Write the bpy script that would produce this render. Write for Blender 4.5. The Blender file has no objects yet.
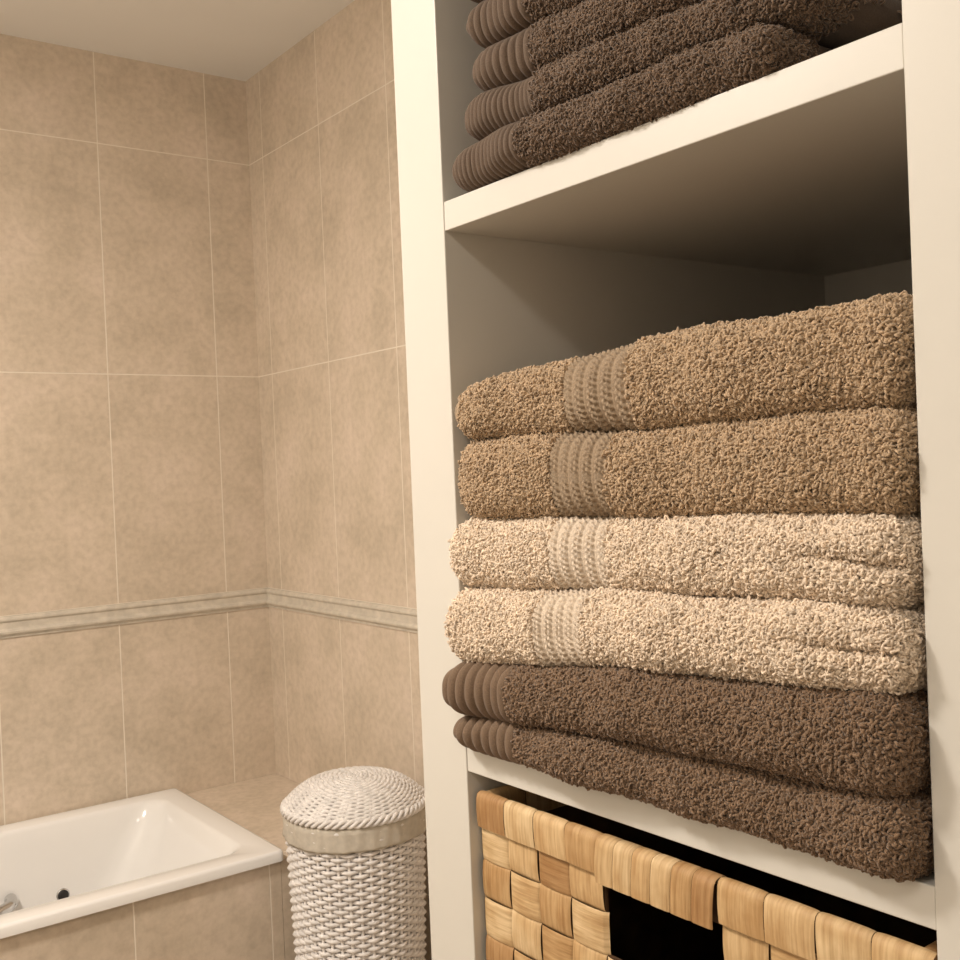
import bpy, math, random
import numpy as np
from mathutils import Matrix, Vector
random.seed(4); rng=np.random.default_rng(4)
sc=bpy.context.scene
sc.view_settings.view_transform='Standard'
H=1.32; D=0.6; W=1.30; BY=2.75; CEIL=2.416

# ---------------------------------------------------------------- helpers
def lin(c):
    return tuple([((x/255)/12.92 if x/255<=0.04045 else (((x/255)+0.055)/1.055)**2.4) for x in c])+(1.0,)
def newmat(name):
    m=bpy.data.materials.new(name); m.use_nodes=True
    nt=m.node_tree; b=nt.nodes['Principled BSDF']
    return m,nt,b
def N(nt,t,**kw):
    n=nt.nodes.new(t)
    for k,v in kw.items(): setattr(n,k,v)
    return n
def L(nt,a,b): nt.links.new(a,b)
def ramp(nt,fac,stops):
    r=N(nt,'ShaderNodeValToRGB'); L(nt,fac,r.inputs[0])
    e=r.color_ramp.elements
    while len(e)<len(stops): e.new(0.5)
    for i,(p,c) in enumerate(stops): e[i].position=p; e[i].color=c
    return r
def mesh(name,v,f,mat,smooth=True,parent=None,colors=None,uvs=None):
    me=bpy.data.meshes.new(name)
    me.from_pydata([tuple(p) for p in v],[],[tuple(int(i) for i in q) for q in f])
    me.update()
    if smooth: me.polygons.foreach_set('use_smooth',[True]*len(me.polygons))
    if colors is not None:
        a=me.color_attributes.new('col','FLOAT_COLOR','POINT'); a.data.foreach_set('color',np.array(colors,dtype=np.float32).ravel())
    if uvs is not None:
        a=me.attributes.new('grain','FLOAT_VECTOR','POINT'); a.data.foreach_set('vector',np.array(uvs,dtype=np.float32).ravel())
    ob=bpy.data.objects.new(name,me); sc.collection.objects.link(ob)
    if mat: me.materials.append(mat)
    if parent: ob.parent=parent
    return ob
def empty(name,loc=(0,0,0)):
    e=bpy.data.objects.new(name,None); sc.collection.objects.link(e); e.empty_display_size=.05
    return e
def box(name,x0,x1,y0,y1,z0,z1,mat,parent=None,bevel=0.0):
    v=[(x,y,z) for x in(x0,x1) for y in(y0,y1) for z in(z0,z1)]
    f=[(0,1,3,2),(4,6,7,5),(0,4,5,1),(2,3,7,6),(0,2,6,4),(1,5,7,3)]
    ob=mesh(name,v,f,mat,False,parent)
    if bevel:
        m=ob.modifiers.new('b','BEVEL'); m.width=bevel; m.segments=3; m.limit_method='NONE'
    return ob
class Acc:
    def __init__(s): s.v=[];s.f=[];s.c=[];s.u=[];s.n=0
    def add(s,v,f,c=None,u=None):
        v=np.asarray(v,float); s.v.append(v); s.f.append(np.asarray(f,int)+s.n)
        s.n+=len(v)
        if c is not None: s.c.append(np.tile(np.array(c,float),(len(v),1)))
        if u is not None: s.u.append(np.asarray(u,float))
    def make(s,name,mat,parent=None,smooth=True):
        return mesh(name,np.concatenate(s.v),np.concatenate(s.f).tolist(),mat,smooth,parent,
            np.concatenate(s.c) if s.c else None,np.concatenate(s.u) if s.u else None)
def gridf(n,m,wu=False,wv=False):
    i=np.arange(n if wu else n-1)[:,None]; j=np.arange(m if wv else m-1)[None,:]
    i2=(i+1)%n; j2=(j+1)%m
    return np.stack([(i*m+j+0*j),(i2*m+j),(i2*m+j2),(i*m+j2)],-1).reshape(-1,4)
def tube(pts,r,sides=6,closed=False):
    p=np.asarray(pts,float); n=len(p)
    if closed: t=np.roll(p,-1,0)-np.roll(p,1,0)
    else: t=np.gradient(p,axis=0)
    t/=np.linalg.norm(t,axis=1)[:,None]+1e-12
    ref=np.array([0,0,1.0]) if abs(t[:,2]).mean()<0.7 else np.array([1.0,0,0])
    a=np.cross(t,ref); a/=np.linalg.norm(a,axis=1)[:,None]+1e-12
    b=np.cross(t,a)
    th=np.linspace(0,2*np.pi,sides,endpoint=False)
    rr=np.broadcast_to(np.asarray(r,float),(n,))[:,None,None]
    v=p[:,None,:]+rr*(np.cos(th)[None,:,None]*a[:,None,:]+np.sin(th)[None,:,None]*b[:,None,:])
    return v.reshape(-1,3),gridf(n,sides,closed,True)

# ---------------------------------------------------------------- materials
def tile_mat(name,axes,u0,v0,w=0.2925,h=0.585,dark=1.0):
    m,nt,b=newmat(name)
    tc=N(nt,'ShaderNodeTexCoord'); sp=N(nt,'ShaderNodeSeparateXYZ'); L(nt,tc.outputs['Object'],sp.inputs[0])
    cb=N(nt,'ShaderNodeCombineXYZ')
    for k,(ax,o) in enumerate(zip(axes,(u0,v0))):
        ma=N(nt,'ShaderNodeMath',operation='SUBTRACT'); L(nt,sp.outputs[ax],ma.inputs[0]); ma.inputs[1].default_value=o
        L(nt,ma.outputs[0],cb.inputs[k])
    br=N(nt,'ShaderNodeTexBrick',offset=0.0,squash=1.0); L(nt,cb.outputs[0],br.inputs['Vector'])
    br.inputs['Scale'].default_value=1; br.inputs['Brick Width'].default_value=w; br.inputs['Row Height'].default_value=h
    br.inputs['Mortar Size'].default_value=0.0018; br.inputs['Mortar Smooth'].default_value=0.3
    br.inputs['Color1'].default_value=(.95,.95,.95,1); br.inputs['Color2'].default_value=(1,1,1,1); br.inputs['Mortar'].default_value=(1,1,1,1)
    n1=N(nt,'ShaderNodeTexNoise'); L(nt,tc.outputs['Object'],n1.inputs['Vector']); n1.inputs['Scale'].default_value=5.5; n1.inputs['Detail'].default_value=12; n1.inputs['Roughness'].default_value=.72
    c1=ramp(nt,n1.outputs['Fac'],[(.34,lin((201*dark,186*dark,166*dark))),(.5,lin((216*dark,200*dark,180*dark))),(.66,lin((226*dark,209*dark,191*dark)))])
    n2=N(nt,'ShaderNodeTexNoise'); L(nt,tc.outputs['Object'],n2.inputs['Vector']); n2.inputs['Scale'].default_value=60; n2.inputs['Detail'].default_value=5
    c2=ramp(nt,n2.outputs['Fac'],[(.3,(.84,.82,.80,1)),(.6,(1,1,1,1))])
    mx=N(nt,'ShaderNodeMix',data_type='RGBA',blend_type='MULTIPLY'); mx.inputs[0].default_value=.8
    L(nt,c1.outputs[0],mx.inputs[6]); L(nt,c2.outputs[0],mx.inputs[7])
    mx2=N(nt,'ShaderNodeMix',data_type='RGBA',blend_type='MULTIPLY'); mx2.inputs[0].default_value=.7
    L(nt,mx.outputs[2],mx2.inputs[6]); L(nt,br.outputs['Color'],mx2.inputs[7])
    mx3=N(nt,'ShaderNodeMix',data_type='RGBA'); L(nt,br.outputs['Fac'],mx3.inputs[0]); L(nt,mx2.outputs[2],mx3.inputs[6])
    mx3.inputs[7].default_value=lin((234*dark,223*dark,207*dark))
    L(nt,mx3.outputs[2],b.inputs['Base Color']); b.inputs['Roughness'].default_value=.42
    bp=N(nt,'ShaderNodeBump'); bp.invert=True; bp.inputs['Strength'].default_value=.5; bp.inputs['Distance'].default_value=.0015
    L(nt,br.outputs['Fac'],bp.inputs['Height']); L(nt,bp.outputs[0],b.inputs['Normal'])
    return m
def plain(name,c,rough=.5,noise=0.0,scale=20,metal=0,bump=0):
    m,nt,b=newmat(name); b.inputs['Roughness'].default_value=rough; b.inputs['Metallic'].default_value=metal
    tc=N(nt,'ShaderNodeTexCoord'); n=N(nt,'ShaderNodeTexNoise'); L(nt,tc.outputs['Object'],n.inputs['Vector'])
    n.inputs['Scale'].default_value=scale; n.inputs['Detail'].default_value=4
    k=1-noise
    r=ramp(nt,n.outputs['Fac'],[(.3,lin([x*k for x in c])),(.7,lin(c))]); L(nt,r.outputs[0],b.inputs['Base Color'])
    if bump:
        bp=N(nt,'ShaderNodeBump'); bp.inputs['Strength'].default_value=.4; bp.inputs['Distance'].default_value=bump
        L(nt,n.outputs['Fac'],bp.inputs['Height']); L(nt,bp.outputs[0],b.inputs['Normal'])
    return m
M_cab=plain('cabinet_paint',(209,205,196),.38,.02,3)
M_plaster=plain('plaster_wall',(228,222,212),.8,.03,5)
M_ceil=plain('ceiling_paint',(240,238,234),.85,.02,2)
M_enamel=plain('bath_enamel',(240,238,235),.12,.01,3)
M_chrome=plain('chrome',(200,200,200),.15,0,3,1)
M_dark=plain('dark_hole',(30,28,26),.5,.1,30)
M_trim=plain('trim_ceramic',(216,206,190),.35,.10,45)
M_wicker=plain('white_wicker',(240,235,231),.55,.10,60)
M_liner=plain('liner_cloth',(198,189,174),.9,.08,90,bump=.001)
def towel_mat(name,c,var=.11):
    m,nt,b=newmat(name); oi=N(nt,'ShaderNodeObjectInfo')
    r=ramp(nt,oi.outputs['Random'],[(0,lin([x*(1-var) for x in c])),(1,lin([min(255,x*(1+var*.5)) for x in c]))])
    L(nt,r.outputs[0],b.inputs['Base Color']); b.inputs['Roughness'].default_value=.95
    b.inputs['Sheen Weight'].default_value=.4; b.inputs['Sheen Roughness'].default_value=.5
    b.inputs['Specular IOR Level'].default_value=.06
    tr=N(nt,'ShaderNodeBsdfTranslucent'); L(nt,r.outputs[0],tr.inputs[0])
    ms=N(nt,'ShaderNodeMixShader'); ms.inputs[0].default_value=.14
    out=nt.nodes['Material Output']; L(nt,b.outputs[0],ms.inputs[1]); L(nt,tr.outputs[0],ms.inputs[2]); L(nt,ms.outputs[0],out.inputs[0])
    return m
def cloth_mat(name,c):
    m,nt,b=newmat(name); tc=N(nt,'ShaderNodeTexCoord'); n=N(nt,'ShaderNodeTexNoise'); L(nt,tc.outputs['Object'],n.inputs['Vector']); n.inputs['Scale'].default_value=900
    r=ramp(nt,n.outputs['Fac'],[(.35,lin([x*.86 for x in c])),(.65,lin(c))]); L(nt,r.outputs[0],b.inputs['Base Color'])
    b.inputs['Roughness'].default_value=.9; b.inputs['Sheen Weight'].default_value=.1
    bp=N(nt,'ShaderNodeBump'); bp.inputs['Strength'].default_value=.6; bp.inputs['Distance'].default_value=.0006
    L(nt,n.outputs['Fac'],bp.inputs['Height']); L(nt,bp.outputs[0],b.inputs['Normal'])
    return m

# ---------------------------------------------------------------- room shell
T=.08; X0=-1.0; Y0=-1.2
ZB=H-.3575; ZT=H-.305
M_back=tile_mat('tiles_back','XZ',1.178-.2925*20,ZT-.585*4)
M_back2=tile_mat('tiles_back_low','XZ',1.178-.2925*20,ZB-.585*4)
M_right=tile_mat('tiles_right','YZ',2.665-.315*30,ZT-.585*4,.315)
M_right2=tile_mat('tiles_right_low','YZ',2.665-.315*30,ZB-.585*4,.315)
M_apron=tile_mat('tiles_apron','XZ',.687-.2925*20,-.075)
M_ledge=tile_mat('tiles_ledge','XY',1.32-.2925*20,BY-.585*3)
M_floor=tile_mat('tiles_floor','XY',0.1-.4*10,0.05-.4*10,.4,.4,.85)
wb=empty('wall_back'); box('upper',X0-T,W+T,BY,BY+T,ZB,CEIL,M_back,wb); box('lower',X0-T,W+T,BY,BY+T,0,ZB,M_back2,wb)
wr=empty('wall_right'); box('upper',W,W+T,Y0,BY,ZB,CEIL,M_right,wr); box('lower',W,W+T,Y0,BY,0,ZB,M_right2,wr)
box('wall_left',X0-T,X0,Y0,BY,0,CEIL,M_plaster); box('wall_front',X0-T,W+T,Y0-T,Y0,0,CEIL,M_plaster)
box('floor',X0-T,W+T,Y0-T,BY+T,-.08,0,M_floor); box('ceiling',X0-T,W+T,Y0-T,BY+T,CEIL,CEIL+.08,M_ceil)
h=ZT-ZB
prof=[(0,0),(.004,.0),(.004,.10),(.007,.12),(.012,.2),(.013,.28),(.011,.36),(.006,.42),(.0055,.48),(.0055,.70),(.007,.72),(.010,.78),(.0105,.85),(.009,.92),(.004,.97),(.004,1.0),(0,1)]
v=[];n=len(prof)
for x in (X0,W): v+=[(x,BY-a,ZB+b*h) for a,b in prof]
mesh('trim_1',v,[(i,i+1,n+i+1,n+i) for i in range(n-1)],M_trim,False)
v=[]
for y in (BY,.93): v+=[(W-a,y,ZB+b*h) for a,b in prof]
mesh('trim_2',v,[(i,i+1,n+i+1,n+i) for i in range(n-1)],M_trim,False)

# ---------------------------------------------------------------- bath
LED=.497; AP=2.125; TX1=1.012; TX0=-.62
sb=box('bath_surround',TX1-.005,W-.001,AP,BY-.001,0,LED,M_apron)
sb.data.materials.append(M_ledge)
for p in sb.data.polygons: p.material_index=1 if p.center.z>LED-.01 else 0
box('bath_apron',X0+.001,TX1-.006,AP,AP+.03,0,LED,M_apron)
box('bath_ledge',X0+.001,TX0+.005,AP+.031,BY-.001,0,LED,M_ledge)
tub=empty('bathtub')
def rrect(x0,x1,y0,y1,z,r,k=10):
    out=[]
    for cx,cy,a0 in((x1-r,y1-r,0),(x0+r,y1-r,90),(x0+r,y0+r,180),(x1-r,y0+r,270)):
        for i in range(k+1):
            a=math.radians(a0+90*i/k); out.append((cx+r*math.cos(a),cy+r*math.sin(a),z))
    return out
bx0,bx1,by0,by1=TX0,TX1,AP-.012,BY-.004
RZ=LED+.024
rings=[rrect(bx0,bx1,by0,by1,LED+.001,.012),rrect(bx0,bx1,by0,by1,RZ-.006,.012),rrect(bx0+.003,bx1-.003,by0+.003,by1-.003,RZ-.001,.012),rrect(bx0+.008,bx1-.008,by0+.008,by1-.008,RZ,.012),
 rrect(bx0+.05,bx1-.055,by0+.058,by1-.052,RZ-.001,.05),rrect(bx0+.055,bx1-.061,by0+.063,by1-.057,RZ-.004,.055),rrect(bx0+.06,bx1-.068,by0+.067,by1-.061,RZ-.012,.06),
 rrect(bx0+.066,bx1-.085,by0+.072,by1-.066,RZ-.05,.08),rrect(bx0+.08,bx1-.13,by0+.08,by1-.074,RZ-.15,.10),rrect(bx0+.10,bx1-.19,by0+.09,by1-.085,RZ-.27,.12),
 rrect(bx0+.12,bx1-.23,by0+.11,by1-.105,RZ-.34,.13),rrect(bx0+.15,bx1-.28,by0+.15,by1-.15,RZ-.375,.12),rrect(bx0+.22,bx1-.36,by0+.22,by1-.22,RZ-.385,.06)]
k=len(rings[0]); v=sum(rings,[]); f=gridf(len(rings),k,False,True).tolist(); f.append(list(range((len(rings)-1)*k,len(rings)*k)))
t=mesh('basin',v,f,M_enamel,True,tub)
def disc(name,c,nrm,r,th,mat,parent,seg=32):
    prof=[(0,th),(r*.8,th),(r*.95,th*.8),(r,th*.3),(r,0)]
    nrm=Vector(nrm).normalized(); q=nrm.to_track_quat('Z','Y')
    v=[];
    for a,b in prof:
        for i in range(seg):
            an=2*math.pi*i/seg; v.append(tuple(Vector(c)+q@Vector((a*math.cos(an),a*math.sin(an),b))))
    return mesh(name,v,gridf(len(prof),seg,False,True).tolist(),mat,True,parent)
disc('overflow_ring',(.697,BY-.004-.077,.345),(0,-1,.1),.0155,.003,M_chrome,tub)
disc('overflow',(.697,BY-.004-.079,.345),(0,-1,.1),.0125,.006,M_dark,tub)
hp=[(.578,2.66,.37),(.575,2.635,.368),(.56,2.62,.365),(.53,2.615,.36),(.48,2.615,.36),(.44,2.62,.36),(.43,2.64,.36),(.43,2.665,.36)]
a=Acc(); vv,ff=tube(hp,.014,12); a.add(vv,ff); a.make('handle',M_chrome,tub)

# ---------------------------------------------------------------- cabinet
cab=empty('shelf_cabinet')
YL=.846; YR=.362; XF=D; XB=1.20
box('side_a',XF,W-.001,YL,YL+.077,0,2.32,M_cab,cab,.0012)
box('side_b',XF,W-.001,YR-.077,YR,0,2.32,M_cab,cab,.0012)
box('back_panel',XB,XB+.012,YR,YL,0.08,2.32,M_cab,cab)
for i,(z0,z1) in enumerate([(.230,.258),(-.292,-.265),(-.665,-.638),(-1.0,-.973),(.70,.727),(.972,.999)]):
    box('shelf_%d'%i,XF+.001,XB,YR,YL,H+z0,H+z1,M_cab,cab,.001)
box('plinth',XF+.03,XF+.045,YR,YL,0,H-1.0,M_cab,cab)

# ---------------------------------------------------------------- towels
def loopset(key,mat,rad,hgt):
    col=bpy.data.collections.new('terry_loops_'+key)
    for i in range(8):
        n=8; s=np.linspace(0,1,n)
        hh=hgt*random.uniform(.75,1.15); sp=random.uniform(.35,.8)*hgt; dr=random.uniform(.1,.4)*hgt
        x=sp*(1-np.cos(np.pi*s))/2+.2*hgt*np.sin(np.pi*s)
        z=hh*np.sin(np.pi*s*.95)**.85-.30*hgt
        y=dr*np.sin(np.pi*s)*random.choice((-1,1))+.18*hgt*np.sin(2*np.pi*s)*random.choice((-1,1))
        vv,ff=tube(np.stack([x,y,z],1),rad*(1+.15*np.sin(6*s)),5)
        me=bpy.data.meshes.new('terry_loop'); me.from_pydata([tuple(p) for p in vv],[],[tuple(int(q) for q in g) for g in ff]); me.materials.append(mat)
        me.polygons.foreach_set('use_smooth',[True]*len(me.polygons))
        ob=bpy.data.objects.new('terry_loop',me); col.objects.link(ob)
    return col
def terry_group(key,col,density):
    ng=bpy.data.node_groups.new('terry_'+key,'GeometryNodeTree')
    ng.interface.new_socket('Geometry',in_out='INPUT',socket_type='NodeSocketGeometry')
    ng.interface.new_socket('Geometry',in_out='OUTPUT',socket_type='NodeSocketGeometry')
    I=N(ng,'NodeGroupInput'); O=N(ng,'NodeGroupOutput')
    at=N(ng,'GeometryNodeInputNamedAttribute',data_type='FLOAT'); at.inputs['Name'].default_value='terry'
    mu=N(ng,'ShaderNodeMath',operation='MULTIPLY'); mu.inputs[1].default_value=density; L(ng,at.outputs[0],mu.inputs[0])
    dp=N(ng,'GeometryNodeDistributePointsOnFaces'); L(ng,I.outputs[0],dp.inputs['Mesh']); L(ng,mu.outputs[0],dp.inputs['Density'])
    ci=N(ng,'GeometryNodeCollectionInfo'); ci.inputs['Collection'].default_value=col; ci.inputs['Separate Children'].default_value=True; ci.inputs['Reset Children'].default_value=True
    ip=N(ng,'GeometryNodeInstanceOnPoints'); ip.inputs['Pick Instance'].default_value=True
    L(ng,dp.outputs['Points'],ip.inputs['Points']); L(ng,ci.outputs[0],ip.inputs['Instance']); L(ng,dp.outputs['Rotation'],ip.inputs['Rotation'])
    rs=N(ng,'FunctionNodeRandomValue',data_type='FLOAT'); rs.inputs[2].default_value=.7; rs.inputs[3].default_value=1.3; rs.inputs['Seed'].default_value=3
    L(ng,rs.outputs[1],ip.inputs['Scale'])
    rv=N(ng,'FunctionNodeRandomValue',data_type='FLOAT_VECTOR'); rv.inputs[0].default_value=(-.6,-.6,0); rv.inputs[1].default_value=(.6,.6,6.283)
    ri=N(ng,'GeometryNodeRotateInstances'); L(ng,ip.outputs[0],ri.inputs[0]); L(ng,rv.outputs[0],ri.inputs['Rotation'])
    jg=N(ng,'GeometryNodeJoinGeometry'); L(ng,ri.outputs[0],jg.inputs[0]); L(ng,I.outputs[0],jg.inputs[0])
    L(ng,jg.outputs[0],O.inputs[0])
    return ng
COL={'tan':(197,170,138),'cream':(241,221,197),'brown':(136,110,86),'dark':(119,97,78)}
CF={'tan':.80,'cream':.90,'brown':.86,'dark':.84}
GRP={};CL={};
for kx,c in COL.items():
    GRP[kx]=terry_group(kx,loopset(kx,towel_mat('terry_'+kx,c),.00074,.0044),580000)
    CL[kx]=cloth_mat('woven_'+kx,[x*CF[kx] for x in c])
    
def towel(name,key,zt,zb,xf,xb=.99,yl=.842,yr=.369,band=None,ribs=None,hem=None,seed=0,groove=None,re=.03,topopen=False,rp=(.0125,.0042)):
    """zt/zb: heights (relative to eye) at right, middle, left; band/ribs/hem: y ranges"""
    r=np.random.default_rng(seed); ph=r.uniform(0,6.28,12)
    ys=list(np.arange(yr,yl,.004))+[yl,yr]
    for rg in (band,ribs,hem):
        if rg: ys+=list(np.arange(rg[0],rg[1],.0007))
    ys+=list(yl-re*(1-np.cos(np.linspace(0,np.pi/2,14))))+list(yr+.02*(1-np.cos(np.linspace(0,np.pi/2,10))))
    ys=np.unique(np.round(ys,5)); ys=ys[(ys>=yr)&(ys<=yl)]
    y=ys[:,None]
    ky=[.365,.6,.83]
    sm=lambda tb: np.interp(y,np.linspace(.36,.85,40),np.interp(np.linspace(.36,.85,40),ky,tb))
    top=sm(zt)-.0018+.0015*np.sin(y*31+ph[0]); bot=sm(zb)+.0015
    e=np.ones_like(y); d=(yl-y)/re; m=d<1; e[m]=np.maximum(1-(1-np.clip(d[m],0,1))**2.4,0)**(1/2.4)
    d=(y-yr)/.02; m=d<1; e[m]*=np.maximum(1-(1-np.clip(d[m],0,1))**2.6,0)**(1/2.6)
    c=(top+bot)/2; hh=(top-bot)/2*np.maximum(e,.02)
    na=90; rx=.028
    th=np.linspace(-np.pi/2,np.pi/2,na)
    sx=np.cos(th); sz=np.sin(th); p=2/2.5
    ax=1-np.sign(sx)*np.abs(sx)**p; az=np.sign(sz)*np.abs(sz)**p
    nb=26; bk=np.linspace(xb,xf+rx,nb,endpoint=False)
    xs=np.concatenate([bk,xf+rx*ax,bk[::-1]])[None,:]; zs=np.concatenate([-np.ones(nb),az,np.ones(nb)])[None,:]
    fr=np.concatenate([np.zeros(nb),np.cos(th),np.zeros(nb)])[None,:]
    und=.0030*np.sin(y*17+ph[1])+.0022*np.sin(y*43+ph[2])+.0012*np.sin(y*90+ph[3])
    X=xs+fr*(und+.012*(1-e))+0*y
    Z=c+hh*zs+.0014*np.sin(y*55+zs*3+ph[4])*fr
    if groove:
        g0,g1,gz,gd=groove
        wgt=np.clip((g1-y)/.06,0,1)
        X=X+gd*wgt*np.exp(-((zs-gz-2.0*(y-g0))/.16)**2)*(fr>0)
    Y=y+0*X
    P=np.stack([X,Y,Z],-1)
    dy=np.gradient(P,axis=0); ds=np.gradient(P,axis=1); nr=np.cross(ds,dy); nr/=np.linalg.norm(nr,axis=2)[:,:,None]+1e-12
    if nr[len(ys)//2,nb+na//2,0]>0: nr=-nr
    seg=np.linalg.norm(np.diff(P[len(ys)//2],axis=0),axis=1); s=np.concatenate([[0],np.cumsum(seg)])[None,:]
    hgt=np.zeros(X.shape); terry=np.ones(X.shape)
    terry=np.where((X>xf+.055)&(~((zs>.9)&topopen)),0.0,terry)
    if band:
        pw=(band[1]-band[0])/5; a=(y-band[0])/pw; fa=a-np.floor(a); inb=((y>=band[0])&(y<=band[1]))
        q=.0095; w1=.5+.23*np.sin(2*np.pi*s/q); w2=.5-.23*np.sin(2*np.pi*s/q)
        b1=np.exp(-((fa-w1)/.13)**2)*(1+.35*np.cos(2*np.pi*s/q)); b2=np.exp(-((fa-w2)/.13)**2)*(1-.35*np.cos(2*np.pi*s/q))
        hb=.0030*np.maximum(b1,b2)+.0009*np.exp(-((fa-.0)/.09)**2)+.0009*np.exp(-((fa-1.)/.09)**2)
        hgt=np.where(inb,hb+.0006,hgt); terry=np.where(inb,0,terry)
    if ribs:
        inb=(y>=ribs[0])&(y<=ribs[1]); pr=rp[0]
        hb=rp[1]*np.abs(np.sin(np.pi*(y-ribs[0])/pr))**.7
        hgt=np.where(inb,hb,hgt); terry=np.where(inb,0,terry)
    if hem:
        inb=(y>=hem[0])&(y<=hem[1]); hgt=np.where(inb,.0008+.0003*np.sin(2*np.pi*y/.0022),hgt); terry=np.where(inb,0,terry)
    hgt=hgt+.0005*np.sin(y*700+s*300)*(terry>0)
    P=P+nr*hgt[:,:,None]; P[:,:,2]+=H
    n_,m_=X.shape; f=gridf(n_,m_).tolist()
    V=P.reshape(-1,3)
    f.append([j for j in range(m_)]); f.append([(n_-1)*m_+j for j in range(m_)][::-1])
    f+= [(i*m_,(i+1)*m_,(i+1)*m_+m_-1,i*m_+m_-1) for i in range(n_-1)]
    ob=mesh(name,V,f,CL[key],True)
    import bmesh
    bm=bmesh.new(); bm.from_mesh(ob.data); bmesh.ops.recalc_face_normals(bm,faces=bm.faces); bm.to_mesh(ob.data); bm.free()
    at=ob.data.attributes.new('terry','FLOAT','POINT'); at.data.foreach_set('value',terry.astype(np.float32).ravel())
    md=ob.modifiers.new('terry','NODES'); md.node_group=GRP[key]
    return ob
t6=[-.211,-.216,-.232]; t5=[-.149,-.160,-.184]; t4=[-.097,-.102,-.114]; t3=[-.0385,-.043,-.047]; t2=[.0290,.026,.029]; t1=[.0970,.095,.079]
towel('bath_towel','brown',t6,[-.2645]*3,.580,ribs=(.745,.843),seed=1,yl=.843)
towel('bath_towel','brown',t5,t6,.573,ribs=(.745,.845),seed=2,yl=.845)
towel('bath_towel','cream',t4,t5,.577,band=(.645,.708),hem=(.834,.843),seed=3,yl=.844,groove=(.37,.46,.0,.016))
towel('bath_towel','cream',t3,t4,.589,band=(.630,.697),hem=(.834,.842),seed=4,groove=(.37,.45,-.05,.016))
towel('bath_towel','tan',t2,t3,.592,band=(.625,.695),hem=(.830,.842),seed=5)
towel('bath_towel','tan',t1,t2,.594,band=(.600,.678),hem=(.824,.842),seed=6,topopen=True)
u0=[.2585]*3; u1=[.293,.297,.304]; u2=[.327,.336,.350]; u3=[.366,.378,.395]; u4=[.405,.420,.440]; u5=[.445,.46,.485]
RP=(.0072,.0026)
towel('bath_towel','dark',u1,u0,.590,ribs=(.715,.826),yl=.826,yr=.455,seed=7,rp=RP)
towel('bath_towel','dark',u2,u1,.600,ribs=(.705,.814),yl=.814,yr=.43,seed=8,rp=RP)
towel('bath_towel','dark',u3,u2,.605,ribs=(.715,.806),yl=.806,yr=.44,seed=9,rp=(.010,.0036))
towel('bath_towel','dark',u4,u3,.603,ribs=(.715,.810),yl=.810,yr=.43,seed=10,rp=(.010,.0036))
towel('bath_towel','dark',u5,u4,.602,ribs=(.74,.818),yl=.818,yr=.44,seed=11,topopen=True,rp=(.010,.0036))

# ---------------------------------------------------------------- woven storage basket
m,nt,b=newmat('woven_strip'); M_strip=m
ca=N(nt,'ShaderNodeAttribute',attribute_name='col'); ga=N(nt,'ShaderNodeAttribute',attribute_name='grain')
mp=N(nt,'ShaderNodeMapping'); L(nt,ga.outputs['Vector'],mp.inputs[0]); mp.inputs['Scale'].default_value=(300,20,1)
n1=N(nt,'ShaderNodeTexNoise'); L(nt,mp.outputs[0],n1.inputs['Vector']); n1.inputs['Scale'].default_value=1; n1.inputs['Detail'].default_value=7
r1=ramp(nt,n1.outputs['Fac'],[(.28,(.66,.58,.48,1)),(.6,(1,1,1,1))])
mx=N(nt,'ShaderNodeMix',data_type='RGBA',blend_type='MULTIPLY'); mx.inputs[0].default_value=.85; L(nt,ca.outputs['Color'],mx.inputs[6]); L(nt,r1.outputs[0],mx.inputs[7])
mp2=N(nt,'ShaderNodeMapping'); L(nt,ga.outputs['Vector'],mp2.inputs[0]); mp2.inputs['Scale'].default_value=(40,25,1)
n2=N(nt,'ShaderNodeTexNoise'); L(nt,mp2.outputs[0],n2.inputs['Vector']); n2.inputs['Scale'].default_value=1; n2.inputs['Detail'].default_value=4
r2=ramp(nt,n2.outputs['Fac'],[(.35,(.76,.66,.54,1)),(.6,(1,1,1,1))])
mxb=N(nt,'ShaderNodeMix',data_type='RGBA',blend_type='MULTIPLY'); mxb.inputs[0].default_value=.8; L(nt,mx.outputs[2],mxb.inputs[6]); L(nt,r2.outputs[0],mxb.inputs[7])
L(nt,mxb.outputs[2],b.inputs['Base Color']); b.inputs['Roughness'].default_value=.6; b.inputs['Specular IOR Level'].default_value=.3
bp=N(nt,'ShaderNodeBump'); bp.inputs['Strength'].default_value=.8; bp.inputs['Distance'].default_value=.001; L(nt,n1.outputs['Fac'],bp.inputs['Height']); L(nt,bp.outputs[0],b.inputs['Normal'])
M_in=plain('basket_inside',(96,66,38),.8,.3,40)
SC=[(211,181,137),(204,172,127),(192,158,113),(216,189,147),(178,141,98),(208,178,134)]
A=Acc()
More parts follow.
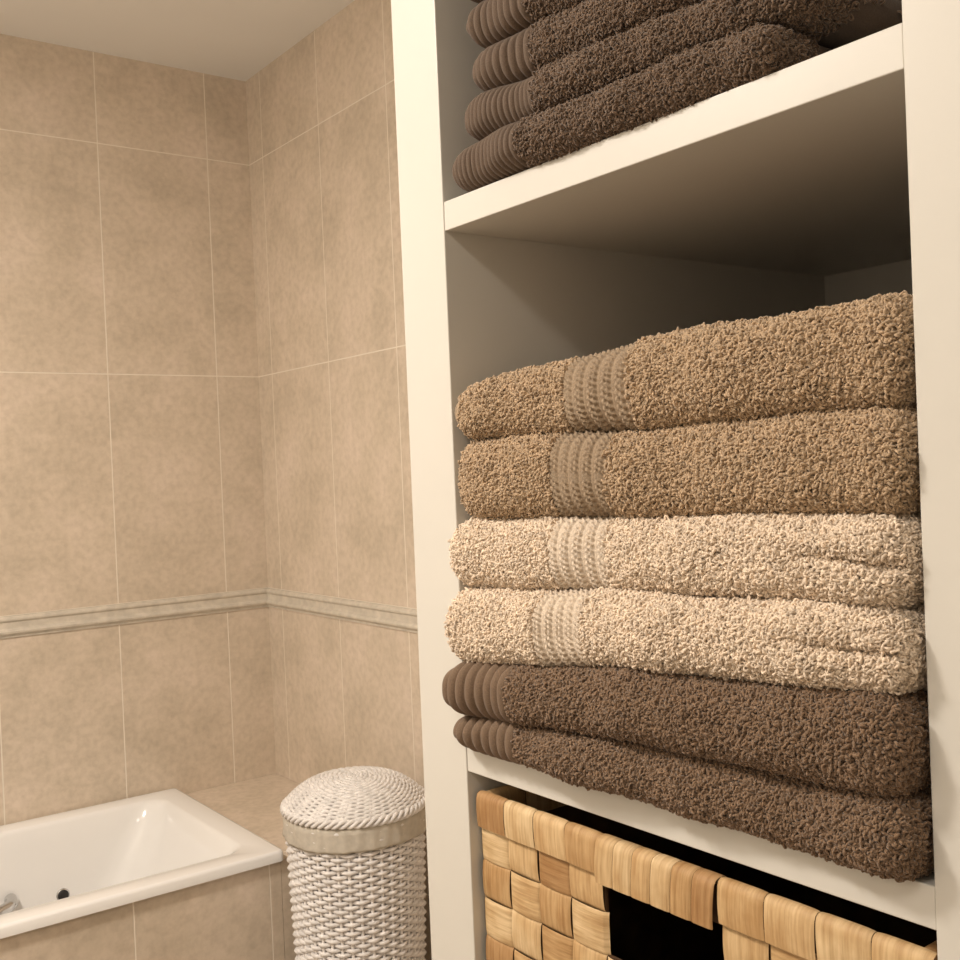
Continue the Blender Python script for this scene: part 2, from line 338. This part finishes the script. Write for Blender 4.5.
def pillow(mapf,a0,a1,b0,b1,vert,bul=.0028,base=0.0):
    nu,nv=15,9
    al=np.concatenate([np.linspace(-1.12,-.75,5),np.linspace(-.5,.5,5),np.linspace(.75,1.12,5)]); ac=np.sin(np.linspace(-np.pi/2,np.pi/2,nv))
    ca_,cb_=(a0+a1)/2,(b0+b1)/2; ha,hb=(a1-a0)/2,(b1-b0)/2
    U,V=np.meshgrid(al,ac,indexing='ij')
    if vert: a=ca_+V*ha*.98; bb=cb_+U*hb
    else: a=ca_+U*ha; bb=cb_+V*hb*.98
    o=base+bul*np.sign(np.cos(np.pi*U/2))*np.abs(np.cos(np.pi*U/2))**.42-.0009*np.abs(V)**10
    P=mapf(a,bb,o)
    off=random.random()*5
    g=np.stack([V*(ha if vert else hb)+off,U*(hb if vert else ha)+off,0*U],-1)
    A.add(P.reshape(-1,3),gridf(nu,nv),lin(random.choice(SC)),g.reshape(-1,3))
ZTB=H-.311; ZBB=H-.636; rows=8; RIM=.030; rh=(ZTB-RIM-ZBB)/rows
Yb0,Yb1=.3675,.8425; Xb0,Xb1=.603,1.10
nc=11
def wrap(mapf,a0,a1,top,hgt,th=.018,slant=0.0):
    nu,nv=26,9
    t=np.linspace(0,1,nu); 
    path=[]
    Lh=hgt; 
    for q in t:
        if q<.4: path.append((top-Lh+ (Lh-.006)*q/.4, th/2))
        elif q<.6:
            an=(q-.4)/.2*np.pi; path.append((top-.006+.006*np.sin(an), th/2*np.cos(an)))
        else: path.append((top-.006-(Lh-.006)*(q-.6)/.4,-th/2))
    path=np.array(path); V=np.sin(np.linspace(-np.pi/2,np.pi/2,nv))
    sg=np.clip(path[:,1][:,None]/(th*.5),-1,1)
    bb=path[:,0][:,None]+0*V-.0010*np.abs(V)**6*(1-np.abs(sg)); o=path[:,1][:,None]-.0012*np.abs(V)**8*sg
    o=o+.0012*np.sin(np.pi*np.clip((top-bb)/Lh,0,1))*sg
    a=(a0+a1)/2+V*(a1-a0)/2*.985+slant*(top-bb)
    P=mapf(a,bb,o); off=random.random()*5
    g=np.stack([V*(a1-a0)/2+0*bb+off,t[:,None]*Lh*2+0*V+off,0*bb],-1)
    A.add(P.reshape(-1,3),gridf(nu,nv),lin(random.choice(SC)),g.reshape(-1,3))
def side(mapf,a0,a1,nc,hole):
    w=(a1-a0)/nc
    for c in range(nc):
        inh=hole and 4<=c<=nc-5
        for r in range(rows):
            if inh and r>=rows-2: continue
            b0=ZBB+r*rh; pillow(mapf,a0+c*w,a0+(c+1)*w,b0,b0+rh,(c+r)%2==0)
        if not inh: wrap(mapf,a0+c*w,a0+(c+1)*w,ZTB,RIM+.004,th=.012,slant=random.uniform(-.03,.03))
    if hole:
        ha0=a0+4*w; ha1=a0+(nc-4)*w; k=6; ww=(ha1-ha0)/k
        for i in range(k): wrap(mapf,ha0+i*ww,ha0+(i+1)*ww,ZTB,.040,th=.017,slant=.10)
mf=lambda a,b,o: np.stack([Xb0+.009-o,a,b],-1)
mb=lambda a,b,o: np.stack([Xb1-.009+o,a,b],-1)
ml=lambda a,b,o: np.stack([a,Yb1-.009+o,b],-1)
mr=lambda a,b,o: np.stack([a,Yb0+.009-o,b],-1)
side(mf,Yb0+.001,Yb1-.001,nc,True); side(mb,Yb0+.001,Yb1-.001,nc,True); side(ml,Xb0+.01,Xb1-.01,11,False); side(mr,Xb0+.01,Xb1-.01,11,False)
bk=empty('woven_storage_basket')
A.make('woven_strips',M_strip,bk)
w=(Yb1-Yb0)/nc; hy0=Yb0+4*w; hy1=Yb0+(nc-4)*w; hz=ZBB+(rows-2)*rh
for nm,x in (('f',Xb0+.010),('b',Xb1-.014)):
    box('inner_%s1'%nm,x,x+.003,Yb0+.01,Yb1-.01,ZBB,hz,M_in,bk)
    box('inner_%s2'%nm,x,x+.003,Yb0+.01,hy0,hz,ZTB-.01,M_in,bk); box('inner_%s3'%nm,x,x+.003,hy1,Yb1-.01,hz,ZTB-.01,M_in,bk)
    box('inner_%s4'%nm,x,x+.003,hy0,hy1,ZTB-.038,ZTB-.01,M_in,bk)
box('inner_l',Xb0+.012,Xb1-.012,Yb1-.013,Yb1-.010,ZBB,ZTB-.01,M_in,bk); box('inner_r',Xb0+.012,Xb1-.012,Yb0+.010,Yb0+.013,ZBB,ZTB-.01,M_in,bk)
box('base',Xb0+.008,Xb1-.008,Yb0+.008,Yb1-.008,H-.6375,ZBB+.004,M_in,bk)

# ---------------------------------------------------------------- wicker laundry basket
lb=empty('laundry_basket'); cx,cy=1.098,1.955
ZL=.634
A=Acc(); nth=288; th=np.linspace(0,2*np.pi,nth,endpoint=False); NS=40
R=lambda z: .116+.022*(z/.6)
pitch=.0086; z=.01;k=0
while z<ZL-.012:
    rr=R(z)+.0042*np.cos(NS/2*th+k*np.pi)
    p=np.stack([cx+rr*np.cos(th),cy+rr*np.sin(th),z+.0006*np.sin(5*th+k)],1)
    vv,ff=tube(p,.0041,6,True); A.add(vv,ff); z+=pitch;k+=1
for i in range(NS):
    t=2*np.pi*(i)/NS; zz=np.linspace(.002,ZL-.006,12)
    vv,ff=tube(np.stack([cx+R(zz)*np.cos(t),cy+R(zz)*np.sin(t),zz],1),.0035,6); A.add(vv,ff)
A.make('woven_body',M_wicker,lb)
A=Acc(); LR=.146; dome=.050
zd=lambda r: ZL+.010+dome*(1-(r/LR)**3.4)
r=.006;k=0
while r<LR-.002:
    ns=16 if r<.045 else (32 if r<.1 else 48)
    rr=np.full(nth,r); zz=zd(rr)+.0022*np.cos(ns/2*(th+2.2*r)+k*np.pi)
    vv,ff=tube(np.stack([cx+rr*np.cos(th),cy+rr*np.sin(th),zz],1),.0035,6,True); A.add(vv,ff); r+=.0056-.0032*(r/LR)**2;k+=1
for i in range(32):
    t=2*np.pi*i/32; rr=np.linspace(.004 if i%2==0 else .045,LR,18)
    vv,ff=tube(np.stack([cx+rr*np.cos(t-2.2*rr),cy+rr*np.sin(t-2.2*rr),zd(rr)],1),.0030,6); A.add(vv,ff)
for s_ in range(3):
    q=40*th/2+s_*2*np.pi/3
    rr=LR-.001+.004*np.cos(q); zz=ZL+.007+.006*np.sin(q)
    vv,ff=tube(np.stack([cx+rr*np.cos(th),cy+rr*np.sin(th),zz],1),.0042,6,True); A.add(vv,ff)
A.make('lid',M_wicker,lb)
A=Acc()
prof=[(-.004,ZL),(.006,ZL-.002),(.008,ZL-.015),(.007,ZL-.036),(.009,ZL-.044),(.008,ZL-.049),(.003,ZL-.048)]
P=[]
for dr,zz in prof:
    rr=.1395+dr+.0012*np.sin(14*th+zz*90)+.0008*np.sin(33*th); P.append(np.stack([cx+rr*np.cos(th),cy+rr*np.sin(th),zz+.0015*np.sin(3*th)],1))
A.add(np.concatenate(P),gridf(len(prof),nth,False,True)); A.make('cloth_liner',M_liner,lb)

# ---------------------------------------------------------------- lamps
def lamp(x,y,pw,size=.3):
    e=empty('ceiling_lamp')
    m,nt,b=newmat('lamp_glass'); b.inputs['Base Color'].default_value=(.9,.85,.75,1); b.inputs['Emission Color'].default_value=(1,.9,.78,1); b.inputs['Emission Strength'].default_value=2
    disc('base_plate',(x,y,CEIL-.001),(0,0,-1),size*.6,.02,M_chrome,e)
    disc('diffuser',(x,y,CEIL-.02),(0,0,-1),size*.52,.03,m,e)
    l=bpy.data.lights.new('lamp','AREA'); l.shape='DISK'; l.size=size; l.energy=pw; l.color=(1,.92,.83)
    o=bpy.data.objects.new('lamp_light',l); sc.collection.objects.link(o); o.location=(x,y,CEIL-.06); o.parent=e
    l=bpy.data.lights.new('ceiling_fill','POINT'); l.shadow_soft_size=.05; l.energy=pw*.25; l.color=(1,.92,.83)  # unseen fill point, added below the diffuser to brighten the ceiling
    o=bpy.data.objects.new('ceiling_fill',l); sc.collection.objects.link(o); o.location=(x,y,CEIL-.20); o.parent=e
lamp(-.38,1.42,32); lamp(-.6,0.1,8)
w=bpy.data.worlds.new('world'); sc.world=w; w.use_nodes=True; w.node_tree.nodes['Background'].inputs[0].default_value=(.5,.42,.33,1); w.node_tree.nodes['Background'].inputs[1].default_value=.2

# ---------------------------------------------------------------- camera
yaw=math.radians(36.7); pit=math.radians(-.6); rl=math.radians(2.4)
F=Vector((math.sin(yaw)*math.cos(pit),math.cos(yaw)*math.cos(pit),math.sin(pit)))
R0=Vector((math.cos(yaw),-math.sin(yaw),0)); U0=R0.cross(F)
Rc=math.cos(rl)*R0-math.sin(rl)*U0; Uc=math.sin(rl)*R0+math.cos(rl)*U0
cd=bpy.data.cameras.new('cam'); cd.sensor_width=36; cd.lens=36*1075/960; cd.clip_start=.01
co=bpy.data.objects.new('camera',cd); sc.collection.objects.link(co)
mw=Matrix.Identity(4)
for i in range(3): mw[i][0]=Rc[i]; mw[i][1]=Uc[i]; mw[i][2]=-F[i]
mw[2][3]=H
co.matrix_world=mw
sc.camera=co
